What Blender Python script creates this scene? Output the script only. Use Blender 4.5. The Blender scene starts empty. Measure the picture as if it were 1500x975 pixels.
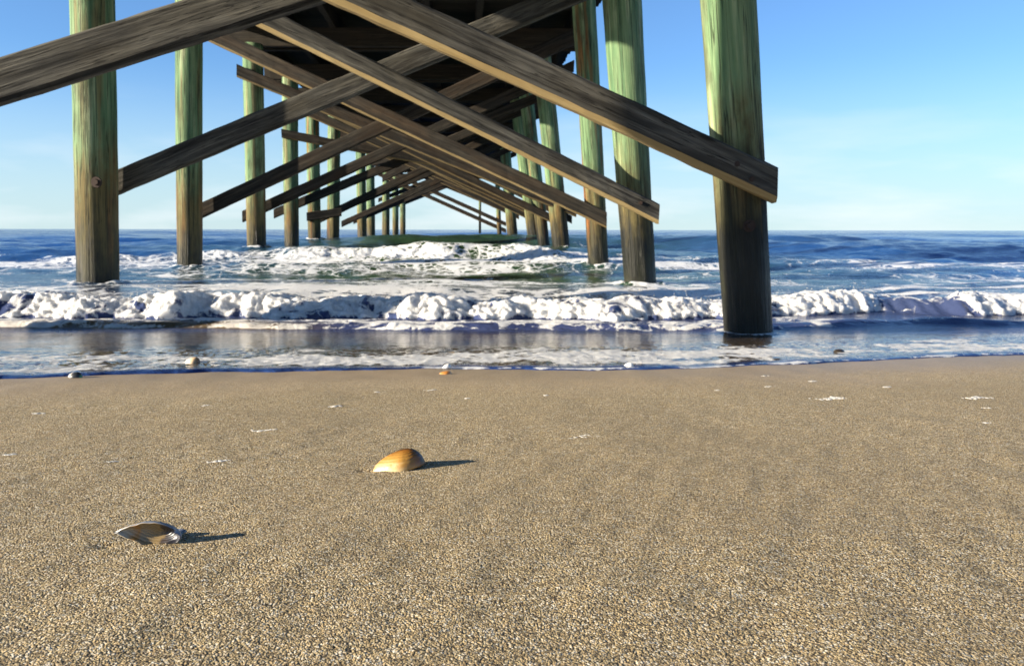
import bpy, bmesh, math, random
import numpy as np
from mathutils import Vector, Matrix

random.seed(7)
R = math.radians
scene = bpy.context.scene
col = scene.collection

# ------------------------------------------------------------------ camera
CAM_Z = 0.53
FPX = 1180.0
PITCH = math.atan(151.0 / FPX)
SP, CP = math.sin(PITCH), math.cos(PITCH)

def ray(px, py):
    dx = (px - 750.0) / FPX
    dy = -(py - 487.5) / FPX
    return Vector((dx, dy * SP + CP, dy * CP - SP))

def at(px, py, Y):
    d = ray(px, py)
    return Vector((0, 0, CAM_Z)) + d * (Y / d.y)

cam_d = bpy.data.cameras.new('camera')
cam = bpy.data.objects.new('camera', cam_d)
col.objects.link(cam)
cam.location = (0, 0, CAM_Z)
cam.rotation_euler = (R(90) - PITCH, R(-0.1), 0)
cam_d.sensor_width = 36.0
cam_d.sensor_fit = 'HORIZONTAL'
cam_d.lens = FPX / 1500.0 * 36.0
cam_d.clip_start = 0.02
cam_d.clip_end = 30000
cam_d.dof.use_dof = True
cam_d.dof.focus_distance = 0.98
cam_d.dof.aperture_fstop = 17.0
scene.camera = cam

# ------------------------------------------------------------------ light
SUN_EL, SUN_A = 16.0, 20.0
to_sun = Vector((-math.cos(R(SUN_A)) * math.cos(R(SUN_EL)),
                 -math.sin(R(SUN_A)) * math.cos(R(SUN_EL)), math.sin(R(SUN_EL))))
sd = bpy.data.lights.new('sun', 'SUN')
so = bpy.data.objects.new('sun', sd)
col.objects.link(so)
sd.energy = 5.0
sd.angle = R(0.5)
sd.color = (1.0, 0.89, 0.72)
so.rotation_euler = to_sun.to_track_quat('Z', 'Y').to_euler()
so.location = to_sun * 60

w = bpy.data.worlds.new('World')
scene.world = w
w.use_nodes = True
nt = w.node_tree
nt.nodes.clear()
wo = nt.nodes.new('ShaderNodeOutputWorld')
bg = nt.nodes.new('ShaderNodeBackground')
sky = nt.nodes.new('ShaderNodeTexSky')
sky.sky_type = 'NISHITA'
sky.sun_disc = False
sky.sun_elevation = R(SUN_EL)
sky.sun_rotation = math.atan2(to_sun.x, to_sun.y)
sky.air_density = 1.0
sky.dust_density = 0.0
sky.ozone_density = 3.0
hs = nt.nodes.new('ShaderNodeHueSaturation')
hs.inputs['Saturation'].default_value = 0.94
wb = nt.nodes.new('ShaderNodeMix')          # the photograph's white balance is set for the warm low sun
wb.data_type = 'RGBA'
wb.blend_type = 'MULTIPLY'
wb.inputs[0].default_value = 1.0
wb.inputs[7].default_value = (0.70, 1.10, 1.52, 1)
nt.links.new(sky.outputs[0], wb.inputs[6])
nt.links.new(wb.outputs[2], hs.inputs['Color'])
# faint low cloud wisps just over the horizon
tc = nt.nodes.new('ShaderNodeTexCoord')
sx = nt.nodes.new('ShaderNodeSeparateXYZ')
nt.links.new(tc.outputs['Generated'], sx.inputs[0])
mp = nt.nodes.new('ShaderNodeMapping')
mp.inputs['Scale'].default_value = (5, 5, 26)
nt.links.new(tc.outputs['Generated'], mp.inputs[0])
cn = nt.nodes.new('ShaderNodeTexNoise')
cn.inputs['Scale'].default_value = 1.0
cn.inputs['Detail'].default_value = 6
nt.links.new(mp.outputs[0], cn.inputs['Vector'])
cr = nt.nodes.new('ShaderNodeMapRange')
cr.inputs[1].default_value = 0.44
cr.inputs[2].default_value = 0.8
nt.links.new(cn.outputs[0], cr.inputs[0])
er = nt.nodes.new('ShaderNodeMapRange')
er.inputs[1].default_value = 0.16
er.inputs[2].default_value = 0.015
er.inputs[3].default_value = 0.0
er.inputs[4].default_value = 0.8
nt.links.new(sx.outputs[2], er.inputs[0])
mm = nt.nodes.new('ShaderNodeMath')
mm.operation = 'MULTIPLY'
nt.links.new(cr.outputs[0], mm.inputs[0])
nt.links.new(er.outputs[0], mm.inputs[1])
mx = nt.nodes.new('ShaderNodeMix')
mx.data_type = 'RGBA'
nt.links.new(mm.outputs[0], mx.inputs[0])
# pale maritime haze low over the sea
hz = nt.nodes.new('ShaderNodeMapRange')
hz.interpolation_type = 'SMOOTHSTEP'
hz.inputs[1].default_value = 0.20
hz.inputs[2].default_value = 0.0
hz.inputs[3].default_value = 0.0
hz.inputs[4].default_value = 0.72
nt.links.new(sx.outputs[2], hz.inputs[0])
hx = nt.nodes.new('ShaderNodeMix')
hx.data_type = 'RGBA'
nt.links.new(hz.outputs[0], hx.inputs[0])
nt.links.new(hs.outputs[0], hx.inputs[6])
hx.inputs[7].default_value = (5.0, 6.2, 6.8, 1)
nt.links.new(hx.outputs[2], mx.inputs[6])
mx.inputs[7].default_value = (7.6, 8.0, 8.2, 1)
nt.links.new(mx.outputs[2], bg.inputs['Color'])
bg.inputs['Strength'].default_value = 0.056
nt.links.new(bg.outputs[0], wo.inputs[0])

scene.view_settings.view_transform = 'Standard'
scene.view_settings.look = 'None'
scene.view_settings.gamma = 1.0
scene.view_settings.exposure = 1.3
scene.render.resolution_x = 1024
scene.render.resolution_y = 665

# ------------------------------------------------------------------ numpy noise
def _hash(ix, iy, seed):
    h = (ix.astype(np.int64) * 374761393 + iy.astype(np.int64) * 668265263 + seed * 1442695041) & 0xFFFFFFFF
    h = ((h ^ (h >> 13)) * 1274126177) & 0xFFFFFFFF
    h = ((h ^ (h >> 16)) * 2246822519) & 0xFFFFFFFF
    return ((h ^ (h >> 15)) & 0xFFFFFF) / float(0xFFFFFF)

def gnoise(x, y, seed=0):
    x0 = np.floor(x); y0 = np.floor(y)
    fx = x - x0; fy = y - y0
    u = fx * fx * fx * (fx * (fx * 6 - 15) + 10)
    v = fy * fy * fy * (fy * (fy * 6 - 15) + 10)
    def g(ox, oy):
        a = _hash(x0 + ox, y0 + oy, seed) * 2 * np.pi
        return np.cos(a) * (fx - ox) + np.sin(a) * (fy - oy)
    a = g(0, 0); b = g(1, 0); c = g(0, 1); d = g(1, 1)
    return ((a + (b - a) * u) + ((c + (d - c) * u) - (a + (b - a) * u)) * v) * 1.5

def fbm(x, y, seed=0, oct=4, gain=0.5):
    s = 0; a = 1.0; f = 1.0
    for i in range(oct):
        s = s + a * gnoise(x * f + 17.3 * i, y * f - 9.1 * i, seed + i)
        a *= gain; f *= 2.03
    return s

def puffs(x, y, cell, seed):
    """round-topped lumps: dome of the nearest random centre, 0..1"""
    gx = np.floor(x / cell); gy = np.floor(y / cell)
    best = np.zeros_like(x)
    for ox in (-1, 0, 1):
        for oy in (-1, 0, 1):
            cx = gx + ox; cy = gy + oy
            px = (cx + _hash(cx, cy, seed)) * cell
            py = (cy + _hash(cx, cy, seed + 5)) * cell
            rr = cell * (0.55 + 0.5 * _hash(cx, cy, seed + 9))
            d2 = ((x - px) ** 2 + (y - py) ** 2) / rr ** 2
            best = np.maximum(best, np.sqrt(np.maximum(0, 1 - d2)) * rr / cell)
    return best

def sstep(a, b, x):
    t = np.clip((x - a) / (b - a), 0, 1)
    return t * t * (3 - 2 * t)

def bump(x, c, wl, wr):
    """asymmetric gaussian"""
    d = x - c
    return np.where(d < 0, np.exp(-(d / wl) ** 2), np.exp(-(d / wr) ** 2))

# ------------------------------------------------------------------ beach profile
def sand_plane(Y):
    return 0.28 - 0.081 * Y

def ground(px, py):
    d = ray(px, py)
    t = 0.25 / (-d.z - 0.081 * d.y)
    p = Vector((0, 0, CAM_Z)) + d * t
    return p

SHELL1 = ground(586, 686)
SHELL2 = ground(222, 797)

def sand_z(X, Y):
    z = sand_plane(Y)
    near = sstep(9.0, 4.0, Y)
    z = z + 0.0045 * gnoise(X * 2.1, Y * 1.6, 11) * near + 0.0016 * gnoise(X * 9, Y * 7, 12) * near + 0.0011 * gnoise((X - 0.5 * Y) * 26, (Y + 0.5 * X) * 8, 14) * sstep(2.4, 1.2, Y)
    z = z + 0.0007 * fbm(X * 38, Y * 30, 13, 2) * sstep(2.6, 1.4, Y)
    for s, dx, r in ((SHELL1, -0.045, 0.012), (SHELL2, -0.044, 0.010)):
        d = np.sqrt((X - s.x - dx) ** 2 + ((Y - s.y) * 1.6) ** 2)
        z = z - 0.0045 * np.exp(-(d / r) ** 2)
    return z

EDGE_PX = [(-900, 575), (-400, 566), (0, 556), (300, 547), (500, 543.5), (650, 541), (1000, 539.5), (1125, 535),
           (1250, 528), (1500, 518), (2000, 505)]
EX = np.array([ground(*p).x for p in EDGE_PX]); EY = np.array([ground(*p).y for p in EDGE_PX])
def edge_y(X):
    return np.interp(X, EX, EY) + 0.035 * gnoise(X * 1.7, X * 0 + 3.1, 21) + 0.02 * gnoise(X * 6.1, X * 0 + 8.1, 22) + 0.008 * gnoise(X * 19, X * 0, 23)

# ------------------------------------------------------------------ node helpers
def mat(name):
    m = bpy.data.materials.new(name)
    m.use_nodes = True
    t = m.node_tree
    t.nodes.clear()
    out = t.nodes.new('ShaderNodeOutputMaterial')
    p = t.nodes.new('ShaderNodeBsdfPrincipled')
    t.links.new(p.outputs[0], out.inputs[0])
    return m, t, p

class NB:
    def __init__(s, t): s.t = t
    def n(s, typ, **k):
        o = s.t.nodes.new(typ)
        for a, v in k.items(): setattr(o, a, v)
        return o
    def link(s, a, b): s.t.links.new(a, b)
    def setin(s, sock, v):
        if hasattr(v, 'is_output'): s.link(v, sock)
        else: sock.default_value = v
    def noise(s, vec, scale, detail=3, rough=0.5, dist=0.0):
        o = s.n('ShaderNodeTexNoise')
        s.link(vec, o.inputs['Vector'])
        o.inputs['Scale'].default_value = scale
        o.inputs['Detail'].default_value = detail
        o.inputs['Roughness'].default_value = rough
        o.inputs['Distortion'].default_value = dist
        return o.outputs[0]
    def voro(s, vec, scale, feature='F1', out=0, rnd=1.0):
        o = s.n('ShaderNodeTexVoronoi', feature=feature)
        s.link(vec, o.inputs['Vector'])
        o.inputs['Scale'].default_value = scale
        o.inputs['Randomness'].default_value = rnd
        return o.outputs[out]
    def math(s, op, a, b=0.0, c=0.0, clamp=False):
        o = s.n('ShaderNodeMath', operation=op)
        o.use_clamp = clamp
        s.setin(o.inputs[0], a); s.setin(o.inputs[1], b); s.setin(o.inputs[2], c)
        return o.outputs[0]
    def rng(s, v, a, b, c=0.0, d=1.0, smooth=False):
        o = s.n('ShaderNodeMapRange')
        if smooth: o.interpolation_type = 'SMOOTHSTEP'
        s.setin(o.inputs[0], v)
        for i, q in zip((1, 2, 3, 4), (a, b, c, d)): s.setin(o.inputs[i], q)
        return o.outputs[0]
    def ramp(s, v, stops):
        o = s.n('ShaderNodeValToRGB')
        s.setin(o.inputs[0], v)
        e = o.color_ramp.elements
        while len(e) < len(stops): e.new(0.5)
        for i, (p, c) in enumerate(stops):
            e[i].position = p
            e[i].color = (*c, 1)
        return o.outputs[0]
    def mix(s, f, a, b, blend='MIX'):
        o = s.n('ShaderNodeMix', data_type='RGBA', blend_type=blend)
        s.setin(o.inputs[0], f)
        for i, v in ((6, a), (7, b)):
            if hasattr(v, 'is_output'): s.link(v, o.inputs[i])
            else: o.inputs[i].default_value = (*v, 1)
        return o.outputs[2]
    def map(s, vec, scale=(1, 1, 1), rot=(0, 0, 0), loc=(0, 0, 0)):
        o = s.n('ShaderNodeMapping')
        s.link(vec, o.inputs[0])
        o.inputs['Scale'].default_value = scale
        o.inputs['Rotation'].default_value = rot
        s.setin(o.inputs['Location'], loc)
        return o.outputs[0]
    def bump(s, h, strength, dist, normal=None):
        o = s.n('ShaderNodeBump')
        s.link(h, o.inputs['Height'])
        s.setin(o.inputs['Strength'], strength)
        o.inputs['Distance'].default_value = dist
        if normal is not None: s.link(normal, o.inputs['Normal'])
        return o.outputs[0]
    def attr(s, name):
        o = s.n('ShaderNodeAttribute', attribute_name=name)
        return o.outputs['Fac']

# ------------------------------------------------------------------ materials
def sand_mat():
    m, t, p = mat('beach sand')
    b = NB(t)
    pos = b.n('ShaderNodeNewGeometry').outputs['Position']
    grain = b.n('ShaderNodeTexVoronoi')
    b.link(pos, grain.inputs['Vector']); grain.inputs['Scale'].default_value = 600
    g2 = b.n('ShaderNodeTexVoronoi')
    b.link(pos, g2.inputs['Vector']); g2.inputs['Scale'].default_value = 330
    sep = b.n('ShaderNodeSeparateColor'); b.link(grain.outputs['Color'], sep.inputs[0])
    sep2 = b.n('ShaderNodeSeparateColor'); b.link(g2.outputs['Color'], sep2.inputs[0])
    c = b.ramp(sep.outputs[0], [(0.0, (0.03, 0.022, 0.014)), (0.14, (0.14, 0.10, 0.05)), (0.45, (0.445, 0.342, 0.18)),
                                (0.75, (0.65, 0.51, 0.27)), (0.92, (0.68, 0.58, 0.40)), (1.0, (0.92, 0.88, 0.76))])
    tint = b.ramp(sep2.outputs[1], [(0.0, (0.62, 0.6, 0.58)), (0.35, (0.95, 0.86, 0.74)), (0.7, (1.0, 1.0, 0.95)), (1.0, (1.1, 0.95, 0.8))])
    c = b.mix(0.8, c, tint, 'MULTIPLY')
    # odd large grains: bits of black heavy mineral and white shell hash
    g3 = b.n('ShaderNodeTexVoronoi')
    b.link(pos, g3.inputs['Vector']); g3.inputs['Scale'].default_value = 400
    s3 = b.n('ShaderNodeSeparateColor'); b.link(g3.outputs['Color'], s3.inputs[0])
    core = b.rng(g3.outputs['Distance'], 0.5, 0.35)
    c = b.mix(b.math('MULTIPLY', core, b.rng(s3.outputs[0], 0.80, 0.84, 0, 0.95)), c, (0.02, 0.016, 0.012))
    c = b.mix(b.math('MULTIPLY', core, b.rng(s3.outputs[2], 0.82, 0.86, 0, 0.95)), c, (0.90, 0.84, 0.68))
    big = b.noise(b.map(pos, (1.3, 3.0, 1), (0, 0, 0.5)), 1.0, 5, 0.6)
    big2 = b.noise(b.map(pos, (7, 11, 1)), 1.0, 4, 0.6)
    c = b.mix(b.rng(big, 0.42, 0.62, 0.0, 0.28), c, (0.33, 0.245, 0.13), 'MIX')
    c = b.mix(b.rng(big2, 0.4, 0.7, 0.0, 0.15), c, (0.42, 0.335, 0.20), 'MIX')
    # damp smooth band left by the last waves, next to the water
    wet = b.attr('wet')
    c = b.mix(b.math('MULTIPLY', wet, 0.75), c, (0.34, 0.255, 0.17), 'MIX')
    b.link(c, p.inputs['Base Color'])
    b.link(b.rng(wet, 0, 1, 0.78, 0.5), p.inputs['Roughness'])
    p.inputs['Specular IOR Level'].default_value = 0.35
    h = b.math('SUBTRACT', 1.0, b.math('MULTIPLY', grain.outputs['Distance'], 1.0))
    h2 = b.math('SUBTRACT', 1.0, b.math('MULTIPLY', g2.outputs['Distance'], 1.0))
    clump = b.noise(pos, 230, 3, 0.7)
    hh = b.math('ADD', b.math('ADD', h, b.math('MULTIPLY', h2, 0.9)), b.math('MULTIPLY', clump, 1.2))
    st = b.rng(wet, 0, 1, 1.0, 0.2)
    n1 = b.bump(hh, st, 0.003)
    b.link(n1, p.inputs['Normal'])
    return m

def water_mat():
    m, t, p = mat('sea water')
    b = NB(t)
    out = [n for n in t.nodes if n.type == 'OUTPUT_MATERIAL'][0]
    pos = b.n('ShaderNodeNewGeometry').outputs['Position']
    foam = b.attr('foam'); film = b.attr('film'); lump = b.attr('lump'); silt = b.attr('silt')
    # foam lace: net of thin ridges plus ragged patches
    wv = b.n('ShaderNodeVectorMath', operation='ADD')
    nz = b.n('ShaderNodeTexNoise'); b.link(pos, nz.inputs['Vector']); nz.inputs['Scale'].default_value = 3.5; nz.inputs['Detail'].default_value = 3
    sc = b.n('ShaderNodeVectorMath', operation='SCALE'); b.link(nz.outputs['Color'], sc.inputs[0]); sc.inputs['Scale'].default_value = 0.22
    b.link(pos, wv.inputs[0]); b.link(sc.outputs[0], wv.inputs[1])
    lacev = b.map(wv.outputs[0], (3.0, 2.2, 3.0))
    cell = b.voro(lacev, 1.0, 'DISTANCE_TO_EDGE')
    cell2 = b.voro(lacev, 2.9, 'DISTANCE_TO_EDGE')
    lace = b.math('MAXIMUM', b.rng(cell, 0.0, 0.16, 1, 0), b.math('MULTIPLY', b.rng(cell2, 0, 0.2, 1, 0), 0.75))
    ragged = b.noise(b.map(pos, (2.0, 1.3, 2.0)), 1.6, 8, 0.65, 0.6)
    fine = b.noise(pos, 26, 4, 0.65)
    v = b.math('ADD', b.math('MULTIPLY', lace, 0.34), b.math('MULTIPLY', ragged, 0.72))
    fine2 = b.noise(pos, 75, 4, 0.7)
    v = b.math('ADD', v, b.math('MULTIPLY', fine, 0.38))
    v = b.math('ADD', v, b.math('MULTIPLY', b.math('SUBTRACT', fine2, 0.5), 0.38))
    v = b.math('SUBTRACT', v, 0.04)
    thr = b.rng(foam, 0, 1, 1.12, 0.18)
    mask = b.rng(b.math('SUBTRACT', v, thr), -0.05, 0.11, 0, 1, True)
    # water body
    mirror = b.attr('pier_mirror')
    sea_c = b.mix(mirror, (0.005, 0.050, 0.20), (0.028, 0.062, 0.022))  # green painted in where the water mirrors the dark pier, not blue sky
    body = b.mix(silt, sea_c, (0.115, 0.078, 0.038))
    bodyc = b.mix(film, body, (0.075, 0.056, 0.038))
    b.link(bodyc, p.inputs['Base Color'])
    p.inputs['IOR'].default_value = 1.333
    b.link(b.rng(film, 0, 1, 0.09, 0.07), p.inputs['Roughness'])
    ripple = b.noise(b.map(pos, (1.0, 1.9, 1.0)), 5.0, 5, 0.6)
    rip2 = b.noise(b.map(pos, (1.0, 1.6, 1.0)), 26.0, 3, 0.55)
    far = b.noise(b.map(pos, (0.45, 1.0, 1.0)), 0.9, 6, 0.62)
    ys = b.n('ShaderNodeSeparateXYZ'); b.link(pos, ys.inputs[0])
    farw = b.rng(ys.outputs[1], 20, 70, 0.0, 1.0)
    n0 = b.bump(far, b.math('MULTIPLY', farw, 1.0), 0.55)
    n1 = b.bump(ripple, b.rng(film, 0, 1, 0.55, 0.10), 0.06, n0)
    n2 = b.bump(rip2, b.rng(film, 0, 1, 0.35, 0.14), 0.012, n1)
    b.link(n2, p.inputs['Normal'])
    # foam
    f = t.nodes.new('ShaderNodeBsdfPrincipled')
    bub = b.noise(pos, 60, 4, 0.7)
    fc = b.mix(b.rng(bub, 0.3, 0.65), (0.66, 0.67, 0.66), (0.90, 0.90, 0.89))
    fc = b.mix(b.math('MULTIPLY', silt, 0.55), fc, (0.42, 0.33, 0.2))
    fc = b.mix(b.math('MULTIPLY', film, 0.45), fc, (0.45, 0.42, 0.36))
    b.link(fc, f.inputs['Base Color'])
    f.inputs['Roughness'].default_value = 0.55
    f.inputs['Subsurface Weight'].default_value = 0.7
    f.inputs['Subsurface Radius'].default_value = (1.0, 1.0, 1.0)
    f.inputs['Subsurface Scale'].default_value = 0.07
    fb = b.noise(pos, 34, 6, 0.7)
    b.link(b.bump(b.math('ADD', b.math('MULTIPLY', fb, 1.0), b.math('MULTIPLY', mask, 0.5)), 0.7, 0.03), f.inputs['Normal'])
    ms = t.nodes.new('ShaderNodeMixShader')
    b.link(mask, ms.inputs[0]); b.link(p.outputs[0], ms.inputs[1]); b.link(f.outputs[0], ms.inputs[2])
    b.link(ms.outputs[0], out.inputs[0])
    return m

def pile_mat():
    m, t, p = mat('treated pile wood')
    b = NB(t)
    geo = b.n('ShaderNodeNewGeometry')
    tcn = b.n('ShaderNodeTexCoord')
    oi = b.n('ShaderNodeObjectInfo')
    z = b.n('ShaderNodeSeparateXYZ'); b.link(geo.outputs['Position'], z.inputs[0])
    zz = z.outputs[2]
    off = b.n('ShaderNodeCombineXYZ')
    b.link(b.math('MULTIPLY', oi.outputs['Random'], 40.0), off.inputs[0])
    b.link(b.math('MULTIPLY', oi.outputs['Random'], 13.0), off.inputs[2])
    ob = b.n('ShaderNodeVectorMath', operation='ADD'); b.link(tcn.outputs['Object'], ob.inputs[0]); b.link(off.outputs[0], ob.inputs[1])
    v = ob.outputs[0]
    streak = b.noise(b.map(v, (16, 16, 0.9)), 1.0, 6, 0.6)
    grain = b.noise(b.map(v, (70, 70, 2.2)), 1.0, 4, 0.65)
    patch = b.noise(b.map(v, (4, 4, 1.6)), 1.0, 5, 0.6)
    rust = b.noise(b.map(v, (9, 9, 0.55), loc=(3, 9, 4)), 1.0, 4, 0.55)
    green = b.ramp(streak, [(0.24, (0.042, 0.095, 0.047)), (0.42, (0.108, 0.20, 0.095)), (0.56, (0.19, 0.285, 0.14)), (0.74, (0.46, 0.49, 0.28))])
    brown = b.ramp(streak, [(0.25, (0.05, 0.042, 0.02)), (0.5, (0.15, 0.12, 0.045)), (0.8, (0.25, 0.19, 0.08))])
    dark = b.ramp(patch, [(0.3, (0.004, 0.004, 0.003)), (0.55, (0.012, 0.012, 0.007)), (0.8, (0.045, 0.045, 0.017))])
    oc = b.n('ShaderNodeSeparateColor'); b.link(oi.outputs['Color'], oc.inputs[0])
    tide = b.noise(b.map(v, (22, 22, 9)), 1.0, 5, 0.65)
    zj = b.math('ADD', zz, b.math('MULTIPLY', b.math('SUBTRACT', patch, 0.5), 1.1))
    zj = b.math('ADD', zj, b.math('MULTIPLY', b.math('SUBTRACT', tide, 0.5), 0.6))
    zj = b.math('ADD', zj, b.math('MULTIPLY', b.math('SUBTRACT', streak, 0.5), 0.7))
    c = b.mix(b.rng(zj, 0.85, 1.4), brown, green)
    c = b.mix(b.math('MULTIPLY', b.rng(rust, 0.52, 0.62), oc.outputs[1]), c, (0.30, 0.115, 0.03))
    c = b.mix(b.math('MULTIPLY', b.rng(patch, 0.52, 0.66), 0.7), c, (0.07, 0.068, 0.034))
    c = b.mix(b.rng(b.math('SUBTRACT', zj, oc.outputs[0]), 0.72, 0.16, 0, 1.0), c, dark)
    c = b.mix(b.rng(grain, 0.48, 0.3, 0.0, 0.55), c, (0.03, 0.03, 0.015))
    b.link(c, p.inputs['Base Color'])
    b.link(b.rng(zj, 0.1, 0.7, 0.38, 0.82), p.inputs['Roughness'])
    p.inputs['Specular IOR Level'].default_value = 0.3
    hh = b.math('ADD', b.math('MULTIPLY', grain, 0.7), b.math('MULTIPLY', streak, 0.8))
    hh = b.math('ADD', hh, b.math('MULTIPLY', tide, b.rng(zj, 0.7, 0.2, 0.0, 0.8)))
    crk = b.noise(b.map(v, (30, 30, 0.5), loc=(2, 7, 1)), 1.0, 3, 0.5)
    ck = b.rng(b.math('ABSOLUTE', b.math('SUBTRACT', crk, 0.46)), 0.022, 0.006, 0.0, 1.0)
    c2 = b.mix(b.math('MULTIPLY', ck, 0.75), c, (0.012, 0.014, 0.008))
    b.link(c2, p.inputs['Base Color'])
    b.link(b.bump(b.math('SUBTRACT', hh, b.math('MULTIPLY', ck, 0.8)), 0.7, 0.014), p.inputs['Normal'])
    return m

def wood_mat(name, stops, warm, lit_edge=False):
    m, t, p = mat(name)
    b = NB(t)
    tcn = b.n('ShaderNodeTexCoord')
    oi = b.n('ShaderNodeObjectInfo')
    off = b.n('ShaderNodeCombineXYZ')
    b.link(b.math('MULTIPLY', oi.outputs['Random'], 31.0), off.inputs[0])
    b.link(b.math('MULTIPLY', oi.outputs['Random'], 7.0), off.inputs[2])
    ob = b.n('ShaderNodeVectorMath', operation='ADD'); b.link(tcn.outputs['Object'], ob.inputs[0]); b.link(off.outputs[0], ob.inputs[1])
    v = ob.outputs[0]
    g1 = b.noise(b.map(v, (1.3, 18, 24)), 1.0, 6, 0.62, 0.4)
    g2 = b.noise(b.map(v, (3.5, 70, 110)), 1.0, 3, 0.6)
    pt = b.noise(b.map(v, (1.4, 3, 5)), 1.0, 4, 0.6)
    c = b.ramp(g1, stops)
    c = b.mix(b.rng(pt, 0.45, 0.7, 0.0, 0.5), c, warm)
    c = b.mix(b.rng(g2, 0.45, 0.28, 0.0, 0.8), c, (0.018, 0.015, 0.011))
    crack = b.noise(b.map(v, (0.9, 26, 34), loc=(5, 2, 8)), 1.0, 3, 0.55, 0.3)
    c = b.mix(b.rng(b.math('ABSOLUTE', b.math('SUBTRACT', crack, 0.47)), 0.018, 0.004, 0.0, 0.9), c, (0.008, 0.007, 0.005))
    knot = b.voro(b.map(v, (1.1, 4, 5.5)), 1.0)
    c = b.mix(b.rng(knot, 0.09, 0.04, 0.0, 0.85), c, (0.012, 0.009, 0.006))
    if lit_edge:   # light on the lower arris painted in as pale yellow wood
        ed_ = b.attr('edge_strip')
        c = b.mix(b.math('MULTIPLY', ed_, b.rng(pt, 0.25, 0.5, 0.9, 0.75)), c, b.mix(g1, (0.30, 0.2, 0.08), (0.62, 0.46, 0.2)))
    b.link(c, p.inputs['Base Color'])
    p.inputs['Roughness'].default_value = 0.85
    p.inputs['Specular IOR Level'].default_value = 0.25
    b.link(b.bump(b.math('ADD', g2, b.math('MULTIPLY', g1, 1.5)), 0.7, 0.006), p.inputs['Normal'])
    return m

def plain(name, c, rough=0.6, metal=0.0, var=0.3, scale=30):
    m, t, p = mat(name)
    b = NB(t)
    tcn = b.n('ShaderNodeTexCoord')
    n = b.noise(tcn.outputs['Object'], scale, 4, 0.6)
    cc = b.mix(b.rng(n, 0.3, 0.7, 0, 1), tuple(x * (1 - var) for x in c), tuple(min(1, x * (1 + var)) for x in c))
    b.link(cc, p.inputs['Base Color'])
    p.inputs['Roughness'].default_value = rough
    p.inputs['Metallic'].default_value = metal
    b.link(b.bump(n, 0.3, 0.002), p.inputs['Normal'])
    return m

M_SAND = sand_mat()
M_WATER = water_mat()
M_PILE = pile_mat()
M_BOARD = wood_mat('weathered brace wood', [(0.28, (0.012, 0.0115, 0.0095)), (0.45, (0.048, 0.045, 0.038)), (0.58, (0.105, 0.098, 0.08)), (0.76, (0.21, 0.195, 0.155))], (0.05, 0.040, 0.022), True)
M_SHADED = wood_mat('dark shaded brace wood', [(0.28, (0.007, 0.006, 0.005)), (0.45, (0.022, 0.019, 0.015)), (0.6, (0.05, 0.042, 0.031)), (0.78, (0.11, 0.09, 0.06))], (0.06, 0.032, 0.013), True)  # darker copy: shade under the deck put into the inner braces' colour
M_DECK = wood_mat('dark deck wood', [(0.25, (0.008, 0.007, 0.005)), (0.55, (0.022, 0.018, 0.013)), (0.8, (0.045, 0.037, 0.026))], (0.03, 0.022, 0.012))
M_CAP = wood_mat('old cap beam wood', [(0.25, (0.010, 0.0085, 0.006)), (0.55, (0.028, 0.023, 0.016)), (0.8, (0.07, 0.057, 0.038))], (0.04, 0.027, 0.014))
M_BOLT = plain('rusty bolt steel', (0.045, 0.028, 0.02), 0.75, 0.4)
M_FLECK = plain('drying sea foam', (0.60, 0.57, 0.50), 0.6, 0, 0.25, 120)

# ------------------------------------------------------------------ object helpers
def tag(o, label=None, cat=None, group=None, kind=None):
    if label: o['label'] = label
    if cat: o['category'] = cat
    if group: o['group'] = group
    if kind: o['kind'] = kind
    return o

def np_grid(name, P, attrs, material):
    """P: (rows, cols, 3) -> one smooth quad-grid mesh"""
    r, c, _ = P.shape
    idx = np.arange(r * c, dtype=np.int32).reshape(r, c)
    q = np.stack([idx[:-1, :-1], idx[:-1, 1:], idx[1:, 1:], idx[1:, :-1]], -1).reshape(-1, 4)
    me = bpy.data.meshes.new(name)
    me.vertices.add(r * c)
    me.vertices.foreach_set('co', P.reshape(-1).astype(np.float32))
    nq = len(q)
    me.loops.add(nq * 4)
    me.loops.foreach_set('vertex_index', q.reshape(-1))
    me.polygons.add(nq)
    me.polygons.foreach_set('loop_start', np.arange(nq, dtype=np.int32) * 4)
    me.polygons.foreach_set('use_smooth', np.ones(nq, dtype=bool))
    for k, v in attrs.items():
        a = me.attributes.new(k, 'FLOAT', 'POINT')
        a.data.foreach_set('value', v.reshape(-1).astype(np.float32))
    me.update(calc_edges=True)
    me.validate()
    me.materials.append(material)
    o = bpy.data.objects.new(name, me)
    col.objects.link(o)
    return o

def link_bm(name, bm, material, parent=None, smooth=True, loc=None):
    me = bpy.data.meshes.new(name)
    bm.normal_update()
    bm.to_mesh(me)
    bm.free()
    if smooth:
        me.polygons.foreach_set('use_smooth', [True] * len(me.polygons))
    me.materials.append(material)
    o = bpy.data.objects.new(name, me)
    col.objects.link(o)
    if parent: o.parent = parent
    if loc is not None: o.location = loc
    return o

# ------------------------------------------------------------------ beach
def axis(segs):
    out = []
    for a, b_, n in segs:
        out.append(np.linspace(a, b_, n, endpoint=False))
    out.append(np.array([segs[-1][1]]))
    return np.concatenate(out)

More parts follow.
